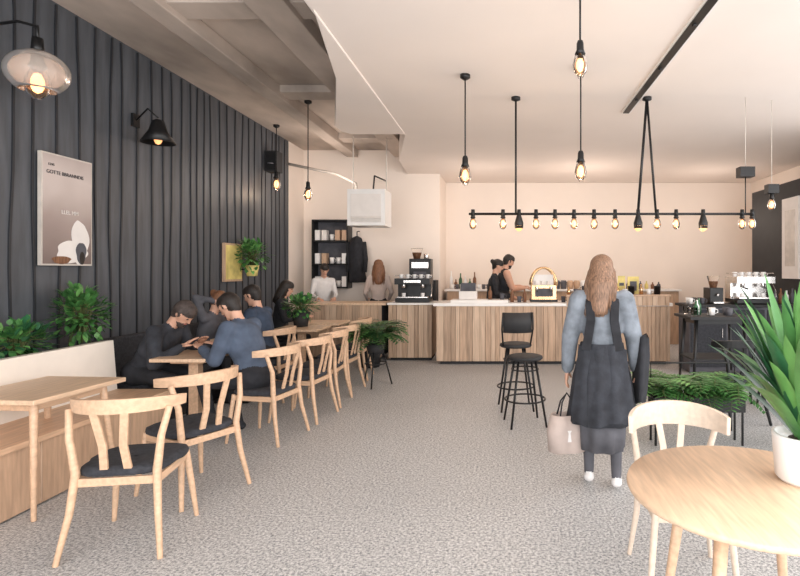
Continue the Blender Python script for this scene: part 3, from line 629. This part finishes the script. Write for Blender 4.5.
# foreground woman
def outfit(b,k):
    Hc,u,f,X,N,s=k['H'],k['u'],k['f'],k['X'],k['N'],k['s']
    z0=Hc.z
    b.lathe([(.135,z0+.14),(.15,z0+.05),(.185,z0-.1),(.21,z0-.3),(.225,.47),(.215,.47),(.19,z0-.2),(.13,z0+.1)],(0,0,0),'c_char',60,fn=lambda a,z:(1+.055*math.sin(11*a+1.5*math.sin(3*a))*min(1,max(0,(z0+.1-z)*2)))*(1.12-.22*abs(math.sin(a))))
    b.lathe([(.13,.62),(.165,.45),(.155,.28),(.15,.28),(.12,.55)],(0,0,0),'c_grey',48,fn=lambda a,z:1+.07*math.sin(9*a))
    # shoulder straps of the pinafore
    for q in(-1,1):
        p=[N+X*q*.07*s+f*.07*s-u*.05*s,N+X*q*.085*s+u*.015*s,N+X*q*.09*s-f*.10*s-u*.07*s,N+X*q*.085*s-f*.135*s-u*.2*s,N+X*q*.12*s-f*.125*s-u*.42*s]
        b.tube(p,1,'c_black',sq=(.030,.008),up=V((0,1,.2)))
    # open long vest panels
    vs=[];n=21;rows=[(.12,.165,-.118),(.0,.175,-.128),(-.15,.19,-.155),(-.34,.215,-.195),(-.40,.20,-.2)]
    for dz,w,yb in rows:
        for i in range(n):
            t=-1+2*i/(n-1); vs.append((w*t,yb*(1-.35*t*t)-.012+.010*math.sin(11*t),z0+dz+.02*math.sin(4*t)))
    b.add(vs,[(r*n+i,r*n+i+1,(r+1)*n+i+1,(r+1)*n+i) for r in range(len(rows)-1) for i in range(n-1)],'c_char')
    # coat draped over right forearm
    vs=[];n=20
    rows=[(.065,.29,1.07),(.080,.285,.95),(.085,.275,.82),(.08,.27,.70),(.07,.265,.60)]
    for r_,xc,z in rows:
        for i in range(n):
            a=2*math.pi*i/n; rr=r_*(1+.14*math.sin(4*a+z*3)); vs.append((xc+rr*.6*math.cos(a),.06+rr*1.25*math.sin(a),z+.015*math.sin(3*a)))
    b.add(vs,[(r*n+i,r*n+(i+1)%n,(r+1)*n+(i+1)%n,(r+1)*n+i) for r in range(len(rows)-1) for i in range(n)]+[tuple(range(n))],'c_black')
person('standing_woman',(.69,3.8,0),R(-8),.94,.885,R(2),R(6),R(-12),[(-.26,.04,.74),(.25,.08,.80)],[(-.09,.05,.08),(.10,-.03,.08)],top='c_denim',sleeve='c_denim',vest='c_denim',fore='c_denim',bot='c_grey',shoe='c_white',hair='hairbl',style='long',vox=.011,arm=1.55,bulk=1.05,extra=outfit,elb=[(-.9,-.5,-.1),(.9,-.5,-.1)])
# tote bag in her hand
b=B(); n=20
prof=[(.055,.0),(.07,.01),(.075,.15),(.06,.27),(.055,.27),(.068,.15),(.05,.02)]
b.lathe(prof,(0,0,0),'bag',28,fn=lambda a,z:1+.95*abs(math.cos(a))**1.5); b.lathe([(0,0),(.055,0)],(0,0,0),'bag',28,fn=lambda a,z:1+.95*abs(math.cos(a))**1.5)
for yy in(-.045,.045): b.tube([(-.06,yy,.26),(-.04,yy*.5,.36),(0,0,.42),(.04,yy*.5,.36),(.06,yy,.26)],.006,'c_black',6)
b.box((0,-.074,.13),(.09,.006,.08),'c_white'); b.build('tote_bag',(.445,3.84,.235),.15)
# ------------------------------------------------------------ lights
w=bpy.data.worlds.new('daylight'); scene.world=w; w.use_nodes=True
bg=w.node_tree.nodes['Background']; bg.inputs[0].default_value=(.97,.98,1,1); bg.inputs[1].default_value=1.4
def area(name,loc,rot,sx,sy,e,col):
    l=bpy.data.lights.new(name,'AREA'); l.shape='RECTANGLE'; l.size=sx; l.size_y=sy; l.energy=e; l.color=col
    o=bpy.data.objects.new(name,l); scene.collection.objects.link(o); o.location=loc; o.rotation_euler=rot
area('facade_daylight_fill',(.7,-1.45,1.9),(R(90),0,0),9,3,370,(1,.985,.97))  # unseen area lamp added behind the camera, standing in for daylight
area('side_daylight_fill',(5.3,2.6,1.9),(R(90),0,R(90)),7.5,3,200,(1,.985,.97))  # unseen area lamp added at the made-up side glazing to brighten the room
lamp((1.5,9.9,2.5),30,(1,.84,.72),.3); lamp((3.9,10.2,2.5),22,(1,.84,.72),.3); lamp((-.5,9.9,2.5),18,(1,.84,.72),.3); lamp((-3.0,9.0,3.0),20,(1,.86,.76),.15)  # warm point fills without bulbs, added to brighten back wall and nook
scene.view_settings.view_transform='Standard'; scene.view_settings.exposure=.05
cam=bpy.data.cameras.new('camera'); co=bpy.data.objects.new('camera',cam); scene.collection.objects.link(co)
co.location=(0,0,1.54); co.rotation_euler=(R(90),0,0); cam.sensor_width=36; cam.lens=24; cam.shift_x=-105/800; cam.shift_y=-18/800
scene.camera=co
